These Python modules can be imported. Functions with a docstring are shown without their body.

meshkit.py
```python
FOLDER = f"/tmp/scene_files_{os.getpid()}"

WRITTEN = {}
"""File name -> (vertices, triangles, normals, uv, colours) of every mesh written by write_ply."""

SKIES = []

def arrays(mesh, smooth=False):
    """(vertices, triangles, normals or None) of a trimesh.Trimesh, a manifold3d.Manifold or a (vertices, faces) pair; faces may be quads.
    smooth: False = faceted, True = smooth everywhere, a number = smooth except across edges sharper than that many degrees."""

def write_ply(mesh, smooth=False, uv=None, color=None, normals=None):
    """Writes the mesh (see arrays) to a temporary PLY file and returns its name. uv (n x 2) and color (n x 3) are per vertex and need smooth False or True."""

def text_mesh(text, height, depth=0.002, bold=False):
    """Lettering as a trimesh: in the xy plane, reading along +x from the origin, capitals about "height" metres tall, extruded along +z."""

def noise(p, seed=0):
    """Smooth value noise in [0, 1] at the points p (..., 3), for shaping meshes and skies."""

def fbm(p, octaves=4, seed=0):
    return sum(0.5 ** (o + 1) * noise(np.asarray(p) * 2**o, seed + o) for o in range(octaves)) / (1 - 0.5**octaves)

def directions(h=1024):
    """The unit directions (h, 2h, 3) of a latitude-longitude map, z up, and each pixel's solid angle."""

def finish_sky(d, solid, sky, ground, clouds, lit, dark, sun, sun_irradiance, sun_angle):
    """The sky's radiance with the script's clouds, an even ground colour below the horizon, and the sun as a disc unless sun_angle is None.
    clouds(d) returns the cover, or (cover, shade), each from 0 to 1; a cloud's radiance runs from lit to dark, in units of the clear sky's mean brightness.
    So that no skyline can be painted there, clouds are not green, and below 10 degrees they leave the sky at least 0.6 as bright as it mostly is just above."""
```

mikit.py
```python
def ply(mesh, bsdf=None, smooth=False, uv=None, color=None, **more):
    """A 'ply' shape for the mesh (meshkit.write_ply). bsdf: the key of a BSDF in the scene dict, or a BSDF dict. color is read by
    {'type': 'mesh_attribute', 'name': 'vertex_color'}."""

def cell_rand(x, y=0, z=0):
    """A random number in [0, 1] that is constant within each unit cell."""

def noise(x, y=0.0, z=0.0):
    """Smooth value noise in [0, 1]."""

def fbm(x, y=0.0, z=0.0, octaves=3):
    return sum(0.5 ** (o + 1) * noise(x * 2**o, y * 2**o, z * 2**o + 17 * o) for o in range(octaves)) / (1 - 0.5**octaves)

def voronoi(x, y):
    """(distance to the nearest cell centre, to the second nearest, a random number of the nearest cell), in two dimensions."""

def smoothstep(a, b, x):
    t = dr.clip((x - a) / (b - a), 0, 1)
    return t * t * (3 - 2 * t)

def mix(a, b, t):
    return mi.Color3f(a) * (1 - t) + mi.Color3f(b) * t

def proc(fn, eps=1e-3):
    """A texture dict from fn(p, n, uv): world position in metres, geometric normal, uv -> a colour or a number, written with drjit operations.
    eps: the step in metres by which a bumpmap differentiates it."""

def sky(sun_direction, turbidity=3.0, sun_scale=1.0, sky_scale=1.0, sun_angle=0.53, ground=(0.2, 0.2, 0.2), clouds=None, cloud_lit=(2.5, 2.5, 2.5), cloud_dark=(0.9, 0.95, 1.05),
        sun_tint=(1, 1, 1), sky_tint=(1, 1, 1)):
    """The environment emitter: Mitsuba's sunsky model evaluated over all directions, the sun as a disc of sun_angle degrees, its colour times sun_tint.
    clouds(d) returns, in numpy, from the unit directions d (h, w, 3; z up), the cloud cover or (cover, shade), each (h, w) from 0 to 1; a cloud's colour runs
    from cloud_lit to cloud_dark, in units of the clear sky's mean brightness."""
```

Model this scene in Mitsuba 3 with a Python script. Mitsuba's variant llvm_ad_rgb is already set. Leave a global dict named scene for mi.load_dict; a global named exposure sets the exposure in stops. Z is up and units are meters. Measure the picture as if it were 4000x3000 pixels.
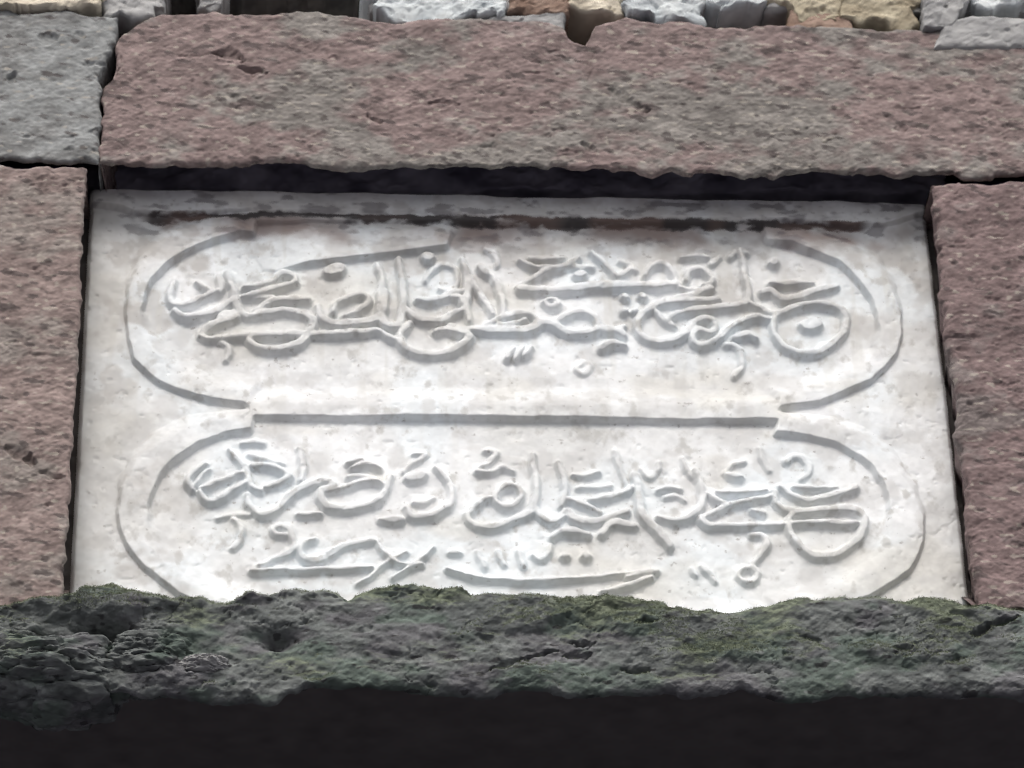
import math
import numpy as np
import mitsuba as mi
import drjit as dr
import mikit, meshkit
from scipy.ndimage import gaussian_filter, distance_transform_edt

T = mi.ScalarTransform4f
scene, labels = {}, {}

# ------------------------------------------------------------------ camera, sky, exposure
# The wall face is the plane y = 0 (x to the right, z up, y into the wall). The viewer stands on the
# street, looking up at the plaque from a little to its left.
F = 12716.0                                    # focal length in pixels of the 4000 x 3000 photograph
unit = lambda v: np.asarray(v, float) / np.linalg.norm(v)
_up = unit([-600.0, -20350.0, F])              # the wall's vertical and horizontal, in camera axes
_h = np.array([1.0, 0.012, 0.0]); _h[2] = -(_h[0] * _up[0] + _h[1] * _up[1]) / _up[2]; _h = unit(_h)
_in = np.cross(_up, _h)
ROT = np.stack([_h, _in, _up])                 # camera axes -> world
FWD, CAM_UP = ROT @ [0, 0, 1.0], ROT @ [0, -1.0, 0]
CENTRE = np.array([0.0, 0.06, 3.2])
EYE = CENTRE - 3.0 * FWD
scene['camera'] = {'type': 'thinlens', 'aperture_radius': 0.005, 'focus_distance': 2.73, 'fov': math.degrees(2 * math.atan(2000 / F)), 'fov_axis': 'x',
                   'near_clip': 0.05, 'far_clip': 500.0,
                   'to_world': T().look_at(origin=EYE.tolist(), target=(EYE + FWD).tolist(), up=CAM_UP.tolist())}
scene['sky'] = mikit.sky((-0.10, -0.76, 0.64), turbidity=3, sun_scale=0.27, sun_angle=24, sky_scale=0.9, sun_tint=(0.885, 1.0, 1.27), sky_tint=(0.955, 1.0, 1.105),
                         ground=(0.09, 0.09, 0.095), clouds=lambda d: 1.0)
exposure = 2.84


def at(px, py, y=0.0):
    """Where the sight line through a place on the photograph meets the upright plane at depth y."""
    px, py, y = np.broadcast_arrays(np.asarray(px, float), np.asarray(py, float), np.asarray(y, float))
    d = np.stack([(px - 2000) / F, (py - 1500) / F, np.ones_like(px)], -1) @ ROT.T
    return EYE + d * ((y - EYE[1]) / d[..., 1])[..., None]


# ------------------------------------------------------------------ materials
def material(key, colour, rough=0.95, bump=None, scale=0.001, spec=0.25, eps=4e-4):
    m = {'type': 'principled', 'base_color': mikit.proc(colour), 'roughness': rough, 'specular': spec}
    if bump is not None:
        m = {'type': 'bumpmap', 'arbitrary': mikit.proc(bump, eps=eps), 'scale': scale, 'bsdf': m}
    scene[key] = {'type': 'twosided', 'bsdf': m}


Z_STRIP_EDGE = float(at(2000, 852, 0.053)[2])
N, FB, SS, MIX = mikit.noise, mikit.fbm, mikit.smoothstep, mikit.mix


def tuff(red, grey, seed, greyness=0.5):
    def fn(p, n, uv):
        x, y, z = p.x + seed, p.y * 1.3, p.z
        big = FB(x * 11, y * 11, z * 15, 3)
        mid = FB(x * 55 + z * 20, y * 55, z * 75 - x * 12, 3)
        fine = N(x * 330, y * 330, z * 480)
        c = MIX(red, grey, SS(greyness - 0.10, greyness + 0.12, big + 0.45 * (mid - 0.5)))
        gr = FB(x * 135 + z * 40, y * 135, z * 175 - x * 30, 3)
        c = c * (0.62 + 0.76 * mid) * (0.60 + 0.78 * gr) * (0.80 + 0.40 * fine)
        c = MIX(c, mi.Color3f(0.36, 0.33, 0.29), 0.5 * SS(0.66, 0.82, FB(x * 120 + 9, y * 120, z * 190, 2)))
        return MIX(c, mi.Color3f(0.05, 0.042, 0.042), 0.72 * SS(0.60, 0.76, FB(x * 80 + 31, y * 90, z * 135 + x * 20, 3)))
    return fn


def grain(p, n, uv):
    return FB(p.x * 260, p.y * 260, p.z * 380, 3)


def marble(p, n, uv):
    x, y, z = p.x, p.y, p.z
    broad = FB(x * 9, y * 9, z * 7 + 3, 4)
    fine = FB(x * 210, y * 210, z * 210, 3)
    mid = FB(x * 62, y * 62, z * 48, 4)
    c = MIX((0.655, 0.672, 0.688), (0.55, 0.56, 0.562), SS(0.40, 0.66, broad))
    c = MIX(c, mi.Color3f(0.62, 0.67, 0.705), 0.6 * SS(0.50, 0.72, FB(x * 12 + 40, y, z * 12, 2)))
    c = MIX(c, mi.Color3f(0.53, 0.52, 0.485), 0.5 * SS(0.54, 0.74, FB(x * 16 + 9, y, z * 20 + 2, 3)))
    c = c * (0.87 + 0.26 * mid) * (0.91 + 0.18 * fine)
    c = MIX(c, mi.Color3f(0.33, 0.325, 0.31), 0.6 * SS(0.57, 0.78, FB(x * 90, y * 90, z * 60, 4)))
    c = MIX(c, mi.Color3f(0.45, 0.45, 0.45), 0.55 * SS(0.50, 0.66, FB(x * 38 + 5, y * 38, z * 34, 4)))
    c = MIX(c, mi.Color3f(0.20, 0.19, 0.18), 0.5 * SS(0.72, 0.84, FB(x * 170 + 3, y * 170, z * 150, 3)))
    left = SS(-0.31, -0.40, x) * (0.35 + 0.65 * FB(x * 40, y * 20, z * 14 + 5, 3))        # grey weathered margin
    c = MIX(c, mi.Color3f(0.36, 0.355, 0.335), 0.85 * left)
    grime = SS(0.50, 0.66, FB(x * 30 + 60, y * 30, z * 26, 4)) * (SS(3.20, 3.33, z) + SS(-0.22, -0.36, x))
    c = MIX(c, mi.Color3f(0.33, 0.315, 0.30), 0.55 * dr.minimum(grime, 1.0))
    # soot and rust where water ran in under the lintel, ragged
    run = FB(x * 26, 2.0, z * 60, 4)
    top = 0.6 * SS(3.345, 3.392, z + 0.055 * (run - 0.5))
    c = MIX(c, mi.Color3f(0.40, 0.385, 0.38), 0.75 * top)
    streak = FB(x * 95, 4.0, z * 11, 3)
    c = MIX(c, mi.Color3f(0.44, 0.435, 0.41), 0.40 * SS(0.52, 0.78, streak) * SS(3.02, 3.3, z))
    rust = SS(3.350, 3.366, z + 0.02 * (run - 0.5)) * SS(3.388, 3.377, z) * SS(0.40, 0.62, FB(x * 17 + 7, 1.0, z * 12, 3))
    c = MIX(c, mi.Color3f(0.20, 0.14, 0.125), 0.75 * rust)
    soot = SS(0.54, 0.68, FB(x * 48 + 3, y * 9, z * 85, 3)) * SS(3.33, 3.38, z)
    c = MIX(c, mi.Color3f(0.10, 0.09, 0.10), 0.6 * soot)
    # black-brown stain, deepened with painted shade, along the lower edge of the top fillet
    zl = Z_STRIP_EDGE + 0.0012 + 0.0030 * (FB(x * 60, 7.0, 0.0, 3) - 0.5)
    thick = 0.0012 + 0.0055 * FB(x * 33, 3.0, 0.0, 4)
    stain_shade = SS(zl - thick - 0.0035, zl - thick, z + 0.008 * (FB(x * 120, y * 160, z * 150, 3) - 0.5)) * SS(zl + 0.0030, zl + 0.0010, z + 0.003 * (FB(x * 160, y * 160, z * 90, 2) - 0.5))
    stain_shade = stain_shade * SS(0.20, 0.42, FB(x * 40, y * 90, z * 90, 4)) * SS(-0.352, -0.335, x) * SS(0.352, 0.335, x)
    return MIX(c, MIX((0.035, 0.030, 0.031), (0.10, 0.068, 0.060), SS(0.45, 0.7, N(x * 30, 0.0, 0.0))), 0.95 * stain_shade)


def mossy(p, n, uv):
    x, y, z = p.x, p.y, p.z
    mid = FB(x * 60, y * 60, z * 70, 4)
    c = MIX((0.070, 0.077, 0.077), (0.132, 0.142, 0.140), SS(0.3, 0.7, mid))
    c = MIX(c, mi.Color3f(0.105, 0.098, 0.112), 0.5 * SS(0.52, 0.66, FB(x * 24 + 50, y * 24, z * 34, 3)))
    c = MIX(c, mi.Color3f(0.078, 0.105, 0.088), 0.65 * SS(0.50, 0.64, FB(x * 20 + 80, y * 24, z * 34, 3)))
    c = c * (0.5 + 1.0 * FB(x * 150, y * 150, z * 230, 3))
    c = MIX(c, mi.Color3f(0.025, 0.024, 0.026), 0.8 * SS(0.66, 0.76, FB(x * 75 + 3, y * 75, z * 170, 3)))
    c = MIX(c, mi.Color3f(0.18, 0.19, 0.19), 0.6 * SS(0.62, 0.78, FB(x * 110 + 4, y * 110, z * 150, 3)))
    green = SS(0.36, 0.58, FB(x * 14 + 11, y * 10, z * 22, 3) + 3.2 * (z - 2.935) + 0.12 * n.z)
    m = MIX((0.064, 0.076, 0.054), (0.150, 0.170, 0.122), SS(0.3, 0.72, FB(x * 190, y * 190, z * 230, 3)))
    return MIX(c, m, 0.9 * green)


def mortar(p, n, uv):
    return MIX((0.07, 0.064, 0.064), (0.15, 0.14, 0.135), FB(p.x * 45, p.y * 45, p.z * 45, 4))


def plain(a, b, k=60, seed=0.0):
    return lambda p, n, uv: MIX(a, b, SS(0.25, 0.75, FB(p.x * k + seed, p.y * k, p.z * k, 4)))


material('m_tuff_long', tuff((0.184, 0.142, 0.138), (0.168, 0.156, 0.147), 0.0, 0.53), bump=grain, scale=0.0011)
material('m_tuff_left', tuff((0.200, 0.157, 0.148), (0.184, 0.161, 0.150), 3.1, 0.58), bump=grain, scale=0.0011)
material('m_tuff_right', tuff((0.158, 0.117, 0.116), (0.142, 0.121, 0.118), 5.7, 0.60), bump=grain, scale=0.0011)
material('m_andesite', tuff((0.178, 0.180, 0.180), (0.202, 0.209, 0.211), 8.3, 0.45), bump=grain, scale=0.0009)
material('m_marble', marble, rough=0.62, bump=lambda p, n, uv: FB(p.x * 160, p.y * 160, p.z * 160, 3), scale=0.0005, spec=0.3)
material('m_mossy', mossy, bump=grain, scale=0.0016)
material('m_moss', plain((0.055, 0.068, 0.044), (0.145, 0.165, 0.112), 120), rough=0.9)
material('m_mortar', mortar, bump=grain, scale=0.001)
material('m_grey_mortar', plain((0.20, 0.20, 0.205), (0.33, 0.33, 0.33), 70), bump=grain, scale=0.0008)
material('m_cream', plain((0.40, 0.36, 0.29), (0.58, 0.53, 0.44), 40), bump=grain, scale=0.0007)
material('m_pale_blue', plain((0.34, 0.37, 0.39), (0.52, 0.55, 0.56), 50, 4.0), bump=grain, scale=0.0007)
material('m_brick', plain((0.17, 0.115, 0.09), (0.30, 0.22, 0.18), 60, 2.0), bump=grain, scale=0.0008)
material('m_tan', plain((0.24, 0.205, 0.15), (0.42, 0.38, 0.29), 45, 6.0), bump=grain, scale=0.0008)
material('m_dark_grey', plain((0.10, 0.10, 0.10), (0.2, 0.2, 0.19), 60, 7.0), bump=grain, scale=0.0008)
material('m_violet_shade', plain((0.15, 0.14, 0.26), (0.24, 0.22, 0.40), 8))  # blue-violet of deep shade put into the colour
material('m_cavity_shade', plain((0.13, 0.12, 0.17), (0.42, 0.40, 0.48), 28), bump=grain, scale=0.001)  # violet shadow tint painted into the fill of the slot
material('m_ground', plain((0.085, 0.085, 0.10), (0.125, 0.123, 0.145), 6))


# ------------------------------------------------------------------ mesh helpers
def put(key, v, f, bsdf, normals=None):
    v = np.asarray(v, float)
    if normals is None:
        _, _, normals = meshkit.arrays((v, f), True)
    path = meshkit.write_ply((v, f), False, normals=normals)
    while key in scene:
        head, _, tail = key.rpartition('_')
        key = f'{head}_{int(tail) + 1:03d}' if tail.isdigit() and len(tail) == 3 else key + '_001'
    scene[key] = {'type': 'ply', 'filename': path, 'face_normals': False, 'bsdf': {'type': 'ref', 'id': bsdf}}
    return key


def grid_faces(n, m, flip=False):
    i, j = np.meshgrid(np.arange(n - 1), np.arange(m - 1), indexing='ij')
    a = i * m + j
    q = np.stack([a, a + m, a + m + 1, a + 1], -1).reshape(-1, 4)
    if flip:
        q = q[:, ::-1]
    return np.vstack([q[:, [0, 1, 2]], q[:, [0, 2, 3]]])


def poly(points):
    p = np.array(points, float)
    return lambda s: np.interp(s, p[:, 0], p[:, 1])


def block(key, left, right, top, bottom, bsdf, y0=0.0, depth=0.2, step=0.0013, seed=0, rough=(0.003, 0.0014, 0.0020),
          rounding=0.006, edge=0.002, cracks=(), bulge=None, undercut=0.0, side=(0.0, 0.0)):
    """A dressed or rough stone: the front face follows four edges (left and right: x at a height; top and bottom: height at an
    x, as seen on the wall plane y0), is worn and pitted, and turns over rounded arrises into sides that run back into the wall."""
    yl, yr = np.array(left, float), np.array(right, float)
    top, bottom = poly(top), poly(bottom)
    corner = at([yl[0, 0], yr[0, 0], yl[0, 0], yl[-1, 0]], [yl[0, 1], yr[0, 1], yl[0, 1], yl[-1, 1]], y0)
    w, h = np.linalg.norm(corner[1] - corner[0]), max(np.linalg.norm(corner[3] - corner[2]), 0.01)
    nu, nv = max(int(w / step), 8), max(int(h / step), 8)
    u, v = np.meshgrid(np.linspace(0, 1, nu), np.linspace(0, 1, nv), indexing='ij')
    ylev = yl[0, 1] + v * (yl[-1, 1] - yl[0, 1])
    px = np.interp(ylev, yl[:, 1], yl[:, 0]) * (1 - u) + np.interp(ylev, yr[:, 1], yr[:, 0]) * u
    py = top(px) * (1 - v) + bottom(px) * v
    p = at(px, py, y0)
    s = np.array([1, 1, 1.6])
    q = p + np.array([seed * 3.7, seed * 1.3, seed * 2.1])
    # ragged arrises
    rag = meshkit.fbm(q * 70, 3, seed + 5) - 0.5
    border = np.minimum(np.minimum(u, 1 - u) * w, np.minimum(v, 1 - v) * h)
    fade = np.clip(1 - border / 0.012, 0, 1)[..., None]
    lateral = np.stack([meshkit.fbm(q * 60 + 11, 3, seed) - 0.5, 0 * rag, meshkit.fbm(q * 60 + 23, 3, seed + 1) - 0.5], -1)
    p = p + lateral * fade * edge * 4
    d = rough[0] * 2 * (meshkit.fbm(q * 14 * s, 3, seed) - 0.5)
    d += rough[1] * 2 * (meshkit.fbm(q * np.array([85, 85, 105]), 4, seed + 9) - 0.5)
    pits = meshkit.fbm(q * np.array([95, 95, 150]) + 5, 3, seed + 3)
    clump = np.clip((meshkit.fbm(q * 24 + 17, 2, seed + 4) - 0.36) / 0.3, 0, 1)
    d -= rough[2] * clump * np.clip((0.40 - pits) / 0.14, 0, 1) ** 1.5
    d += 0.0010 * 2 * (meshkit.fbm(q * np.array([190, 190, 300]), 2, seed + 19) - 0.5)
    for (ax, ay, bx, by, wid, dep) in cracks:
        a, b, c = np.array([ax, ay], float), np.array([bx, by], float), np.stack([px, py], -1)
        c = c + 46 * np.stack([meshkit.fbm(q * 110, 3, 71) - .5, meshkit.fbm(q * 110, 3, 72) - .5], -1)
        t = np.clip(((c - a) @ (b - a)) / ((b - a) @ (b - a)), 0, 1)
        dist = np.linalg.norm(c - a - t[..., None] * (b - a), axis=-1)
        d -= dep * np.clip(1.3 - dist / (wid * (0.4 + 1.2 * np.sin(np.pi * np.clip(t, .04, .96)))), 0, 1)
    r = rounding * (0.55 + 1.1 * meshkit.fbm(q * 32, 2, seed + 7))
    t = np.clip(1 - border / r, 0, 1)
    d -= r * (1 - np.sqrt(np.maximum(1 - t * t, 0)))
    if bulge is not None:
        d += bulge(px, py, q)
    p[..., 1] -= d
    # sides
    ring = np.concatenate([np.arange(nu) * nv, (nu - 1) * nv + np.arange(1, nv), np.arange(nu - 2, -1, -1) * nv + nv - 1, np.arange(nv - 2, 0, -1)])
    front = p.reshape(-1, 3)
    base = front[ring]
    back = [0.004, 0.009, 0.016, 0.026, 0.04, 0.06, 0.09, depth]
    rings = []
    low = np.isin(ring % nv, [nv - 1]) * 1.0
    lr = side[0] * (ring // nv == 0) - side[1] * (ring // nv == nu - 1)
    for k, b in enumerate(back):
        g = base.copy()
        g[:, 1] = base[:, 1] * (1 - min(1, (k + 1) / 4)) + y0 * min(1, (k + 1) / 4) + b
        wob = np.stack([meshkit.fbm(g * 45 + seed, 2, seed + 13) - .5, 0 * g[:, 0], meshkit.fbm(g * 45 + seed + 9, 2, seed + 14) - .5], -1)
        g = g + wob * np.array([0.003, 0, 0.004])
        g[:, 2] += undercut * b * low
        g[:, 0] += lr * b
        rings.append(g)
    allv = np.vstack([front] + rings)
    f = [grid_faces(nu, nv, flip=True)]
    m = len(ring)
    prev = ring
    for k in range(len(back)):
        cur = len(front) + k * m + np.arange(m)
        a, b2 = prev, np.roll(prev, -1)
        c, d2 = cur, np.roll(cur, -1)
        f += [np.stack([a, d2, b2], 1)[:, ::-1], np.stack([a, c, d2], 1)[:, ::-1]]
        prev = cur
    f = np.vstack(f)
    return put(key, allv, f, bsdf)


def box(key, lo, hi, bsdf):
    lo, hi = np.array(lo, float), np.array(hi, float)
    c = np.array([[x, y, z] for x in (0, 1) for y in (0, 1) for z in (0, 1)]) * (hi - lo) + lo
    f = [[0, 1, 3], [0, 3, 2], [4, 6, 7], [4, 7, 5], [0, 4, 5], [0, 5, 1], [2, 3, 7], [2, 7, 6], [0, 2, 6], [0, 6, 4], [1, 5, 7], [1, 7, 3]]
    tri = c[np.array(f)].reshape(-1, 3)
    n = np.cross(tri[1::3] - tri[0::3], tri[2::3] - tri[0::3]); n /= np.linalg.norm(n, axis=1, keepdims=True)
    return put(key, tri, np.arange(36).reshape(-1, 3), bsdf, np.repeat(n, 3, 0))


# ------------------------------------------------------------------ ground
gv = np.array([[-60, -60, 0], [60, -60, 0], [60, 60, 0], [-60, 60, 0]], float)
put('ground', gv, np.array([[0, 1, 2], [0, 2, 3]]), 'm_ground')
labels['ground'] = {'label': 'dark paved street below the wall', 'category': 'ground', 'kind': 'structure'}

# ------------------------------------------------------------------ the wall
labels['stone_wall'] = {'label': 'weathered wall of reddish tuff blocks with pale rubble stones along its top course', 'category': 'wall'}
z_soffit = at(2000, 2690, -0.02)[2]
z_niche_top = at(2000, 690, 0)[2]
box('stone_wall__mortar_core', [-1.4, 0.155, z_soffit + 0.10], [1.4, 0.5, z_niche_top - 0.03], 'm_mortar')
box('stone_wall__mortar_core', [-0.55, 0.175, z_niche_top - 0.03], [0.55, 0.5, z_niche_top + 0.13], 'm_violet_shade')  # back of the slot under the lintel, coloured as violet shade
box('stone_wall__mortar_core', [-1.4, 0.115, z_niche_top - 0.03], [-0.55, 0.5, z_niche_top + 0.13], 'm_mortar')
box('stone_wall__mortar_core', [0.55, 0.115, z_niche_top - 0.03], [1.4, 0.5, z_niche_top + 0.13], 'm_mortar')
box('stone_wall__mortar_core', [-1.4, 0.115, z_niche_top + 0.13], [1.4, 0.5, 4.4], 'm_mortar')
# closed room added behind the opening below the ledge to keep it dark
box('stone_wall__lower_wall', [-1.4, 0.0, 0.0], [1.4, 0.4, 2.1], 'm_mortar')
box('stone_wall__added_room_wall', [-1.4, 4.0, 0.0], [1.4, 4.2, 4.4], 'm_violet_shade')
box('stone_wall__added_room_wall', [-1.6, 0.0, 0.0], [-1.4, 4.2, 4.6], 'm_violet_shade')
box('stone_wall__added_room_wall', [1.4, 0.0, 0.0], [1.6, 4.2, 4.6], 'm_violet_shade')
box('stone_wall__added_room_ceiling', [-1.4, 0.115, 4.4], [1.4, 4.2, 4.6], 'm_violet_shade')

block('stone_wall__stone_block', [(464, 60), (455, 160), (403, 255), (386, 645)], [(4700, 60), (4700, 700)],
      [(400, 200), (450, 165), (510, 100), (560, 70), (640, 48), (900, 45), (1010, 50), (1180, 45), (1300, 48), (1420, 60), (1560, 85), (1700, 66), (1980, 68),
       (2120, 80), (2190, 102), (2222, 142), (2250, 166), (2288, 166), (2306, 130), (2322, 98), (2450, 72), (2650, 72), (2740, 88), (2800, 104), (2900, 100), (3080, 90), (3300, 100), (3600, 112), (3800, 95), (4000, 90), (4700, 90)],
      [(400, 632), (700, 640), (1150, 628), (1300, 645), (1700, 652), (2100, 640), (2500, 668), (2900, 680), (3300, 672), (3600, 682), (4000, 690), (4700, 700)],
      'm_tuff_long', seed=1, depth=0.13, undercut=0.95, side=(0.1, 0), rounding=0.005, edge=0.0028,
      cracks=[(835, 208, 950, 235, 16, 0.006), (940, 270, 1050, 290, 9, 0.006), (2385, 355, 2525, 435, 13, 0.004), (860, 215, 700, 225, 6, .002), (1190, 185, 1300, 230, 8, .002),
              (1670, 405, 1800, 400, 6, .003), (2280, 570, 2330, 595, 9, .004), (3490, 500, 3560, 510, 8, .003), (1440, 455, 1490, 485, 8, .004)])
block('stone_wall__stone_block', [(-500, 40), (-500, 640)], [(458, 40), (452, 130), (405, 240), (385, 640)],
      [(-500, 20), (0, 30), (130, 45), (260, 28), (330, 50), (460, 66)], [(-500, 610), (0, 618), (380, 632)],
      'm_andesite', seed=2, y0=-0.002, depth=0.13, undercut=0.95, edge=0.003, cracks=[(160, 140, 215, 155, 18, .004), (35, 300, 65, 312, 12, .006), (340, 235, 395, 245, 8, .003), (290, 130, 320, 150, 12, .003)])
block('stone_wall__stone_block', [(-500, 650), (-500, 2380)], [(336, 655), (324, 900), (303, 1400), (274, 1900), (242, 2380)],
      [(-500, 640), (0, 645), (330, 655)], [(-500, 2380), (334, 2380)],
      'm_tuff_left', seed=3, depth=0.14, undercut=0.75, side=(0, 0.4), rounding=0.004, cracks=[(30, 1760, 130, 1780, 16, .005), (150, 1850, 250, 1860, 14, .004), (100, 1790, 135, 1800, 14, .006)])
block('stone_wall__stone_block', [(3636, 705), (3660, 900), (3690, 1216), (3725, 1500), (3772, 1900), (3812, 2380)], [(4700, 705), (4700, 2380)],
      [(3600, 705), (3650, 712), (3700, 702), (4000, 708), (4700, 715)], [(3600, 2385), (4700, 2385)],
      'm_tuff_right', seed=4, depth=0.14, undercut=0.75, side=(0.2, 0), rounding=0.007, rough=(0.004, 0.0016, 0.002), edge=0.003)

# the wall's stones go on to both sides
for k, (xa, xb, ya, yb, m) in enumerate([(-2700, -520, 20, 610, 'm_tuff_right'), (-2500, -525, 640, 2380, 'm_andesite'), (4720, 6500, 60, 690, 'm_tuff_left'), (4725, 6300, 720, 2385, 'm_tuff_long'),
                                         (-2600, -530, -700, -10, 'm_tuff_left'), (4730, 6500, -700, 20, 'm_andesite')]):
    block('stone_wall__stone_block', [(xa, ya), (xa, yb)], [(xb, ya), (xb, yb)], [(xa, ya), (xb, ya)], [(xa, yb), (xb, yb)], m, y0=0.002, depth=0.13, undercut=0.6, seed=60 + k, step=0.0035)
for k, (xa, xb) in enumerate([(-2700, -520), (4720, 6500)]):
    block('stone_wall__stone_block', [(xa, 2400), (xa, 2700)], [(xb, 2400), (xb, 2700)], [(xa, 2395), (xb, 2395)], [(xa, 2690), (xb, 2700)], 'm_andesite', y0=-0.012, depth=0.13, undercut=0.75, seed=70 + k, step=0.003)
for k, xa in enumerate(range(-500, 4700, 650)):
    block('stone_wall__stone_block', [(xa + 8, -1100), (xa + 8, -420)], [(xa + 642, -1100), (xa + 642, -420)], [(xa, -1100), (xa + 650, -1100)], [(xa, -425), (xa + 650, -425)],
          ('m_tuff_left', 'm_andesite', 'm_tuff_long')[k % 3], y0=0.002, depth=0.11, seed=80 + k, step=0.0035)
# dirt and old mortar deep in the side joints
block('stone_wall__mortar', [(255, 780), (200, 2400)], [(385, 780), (330, 2400)], [(255, 780), (400, 780)], [(200, 2400), (340, 2400)], 'm_mortar', y0=0.083, depth=0.06, seed=48, step=0.003, rough=(0.008, 0.004, 0.003), rounding=0.002)
block('stone_wall__mortar', [(3575, 800), (3740, 2400)], [(3745, 800), (3900, 2400)], [(3575, 800), (3745, 800)], [(3700, 2400), (3900, 2400)], 'm_mortar', y0=0.083, depth=0.06, seed=49, step=0.003, rough=(0.008, 0.004, 0.003), rounding=0.002)
block('stone_wall__mortar', [(300, 380), (300, 740)], [(3700, 380), (3700, 740)], [(300, 380), (3700, 380)], [(300, 735), (2000, 742), (3700, 752)], 'm_cavity_shade', y0=0.098, depth=0.05, seed=50, step=0.0022, rough=(0.010, 0.006, 0.004), rounding=0.002)  # fill added in the slot above the plaque to lift its shade
# rubble course along the top
def rubble(x0, x1, yb, m, y0=0.0, seed=0, top=-400, rounding=0.003, key='stone_wall__rubble_stone', bottom=None):
    block(key, [(x0 - 2, top), (x0 + 2, yb)], [(x1 + 3, top), (x1 - 2, yb)], [(x0 - 20, top), (x1 + 20, top)],
          bottom or [(x0, yb - 12), (0.6 * x0 + .4 * x1, yb), (x1, yb - 8)], m, y0=y0, depth=0.12, seed=seed, rounding=rounding,
          rough=(0.011, 0.005, 0.004), edge=0.006)

rubble(-500, 408, 42, 'm_cream', -0.004, 21)
rubble(403, 645, 58, 'm_grey_mortar', 0.004, 22, bottom=[(403, 50), (520, 66), (600, 40), (645, 22)])
rubble(650, 780, -40, 'm_dark_grey', 0.05, 23)
rubble(784, 868, 40, 'm_grey_mortar', 0.012, 24)
rubble(872, 1425, -40, 'm_dark_grey', 0.06, 25)
rubble(1440, 1985, 72, 'm_pale_blue', 0.0, 26, bottom=[(1440, 15), (1540, 66), (1700, 62), (1900, 66), (1985, 58)])
rubble(1992, 2232, 46, 'm_brick', 0.0, 27)
rubble(2238, 2432, 40, 'm_cream', 0.003, 28)
rubble(2438, 2752, 66, 'm_pale_blue', -0.001, 29, bottom=[(2438, 40), (2520, 66), (2752, 62)])
rubble(2756, 2985, 18, 'm_pale_blue', 0.0, 30)
rubble(2990, 3280, 60, 'm_tan', 0.006, 31, bottom=[(2990, 10), (3080, 18), (3120, 90), (3280, 96)])
rubble(3284, 3585, 82, 'm_tan', -0.002, 32, bottom=[(3284, 70), (3400, 66), (3500, 84), (3585, 78)])
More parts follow.
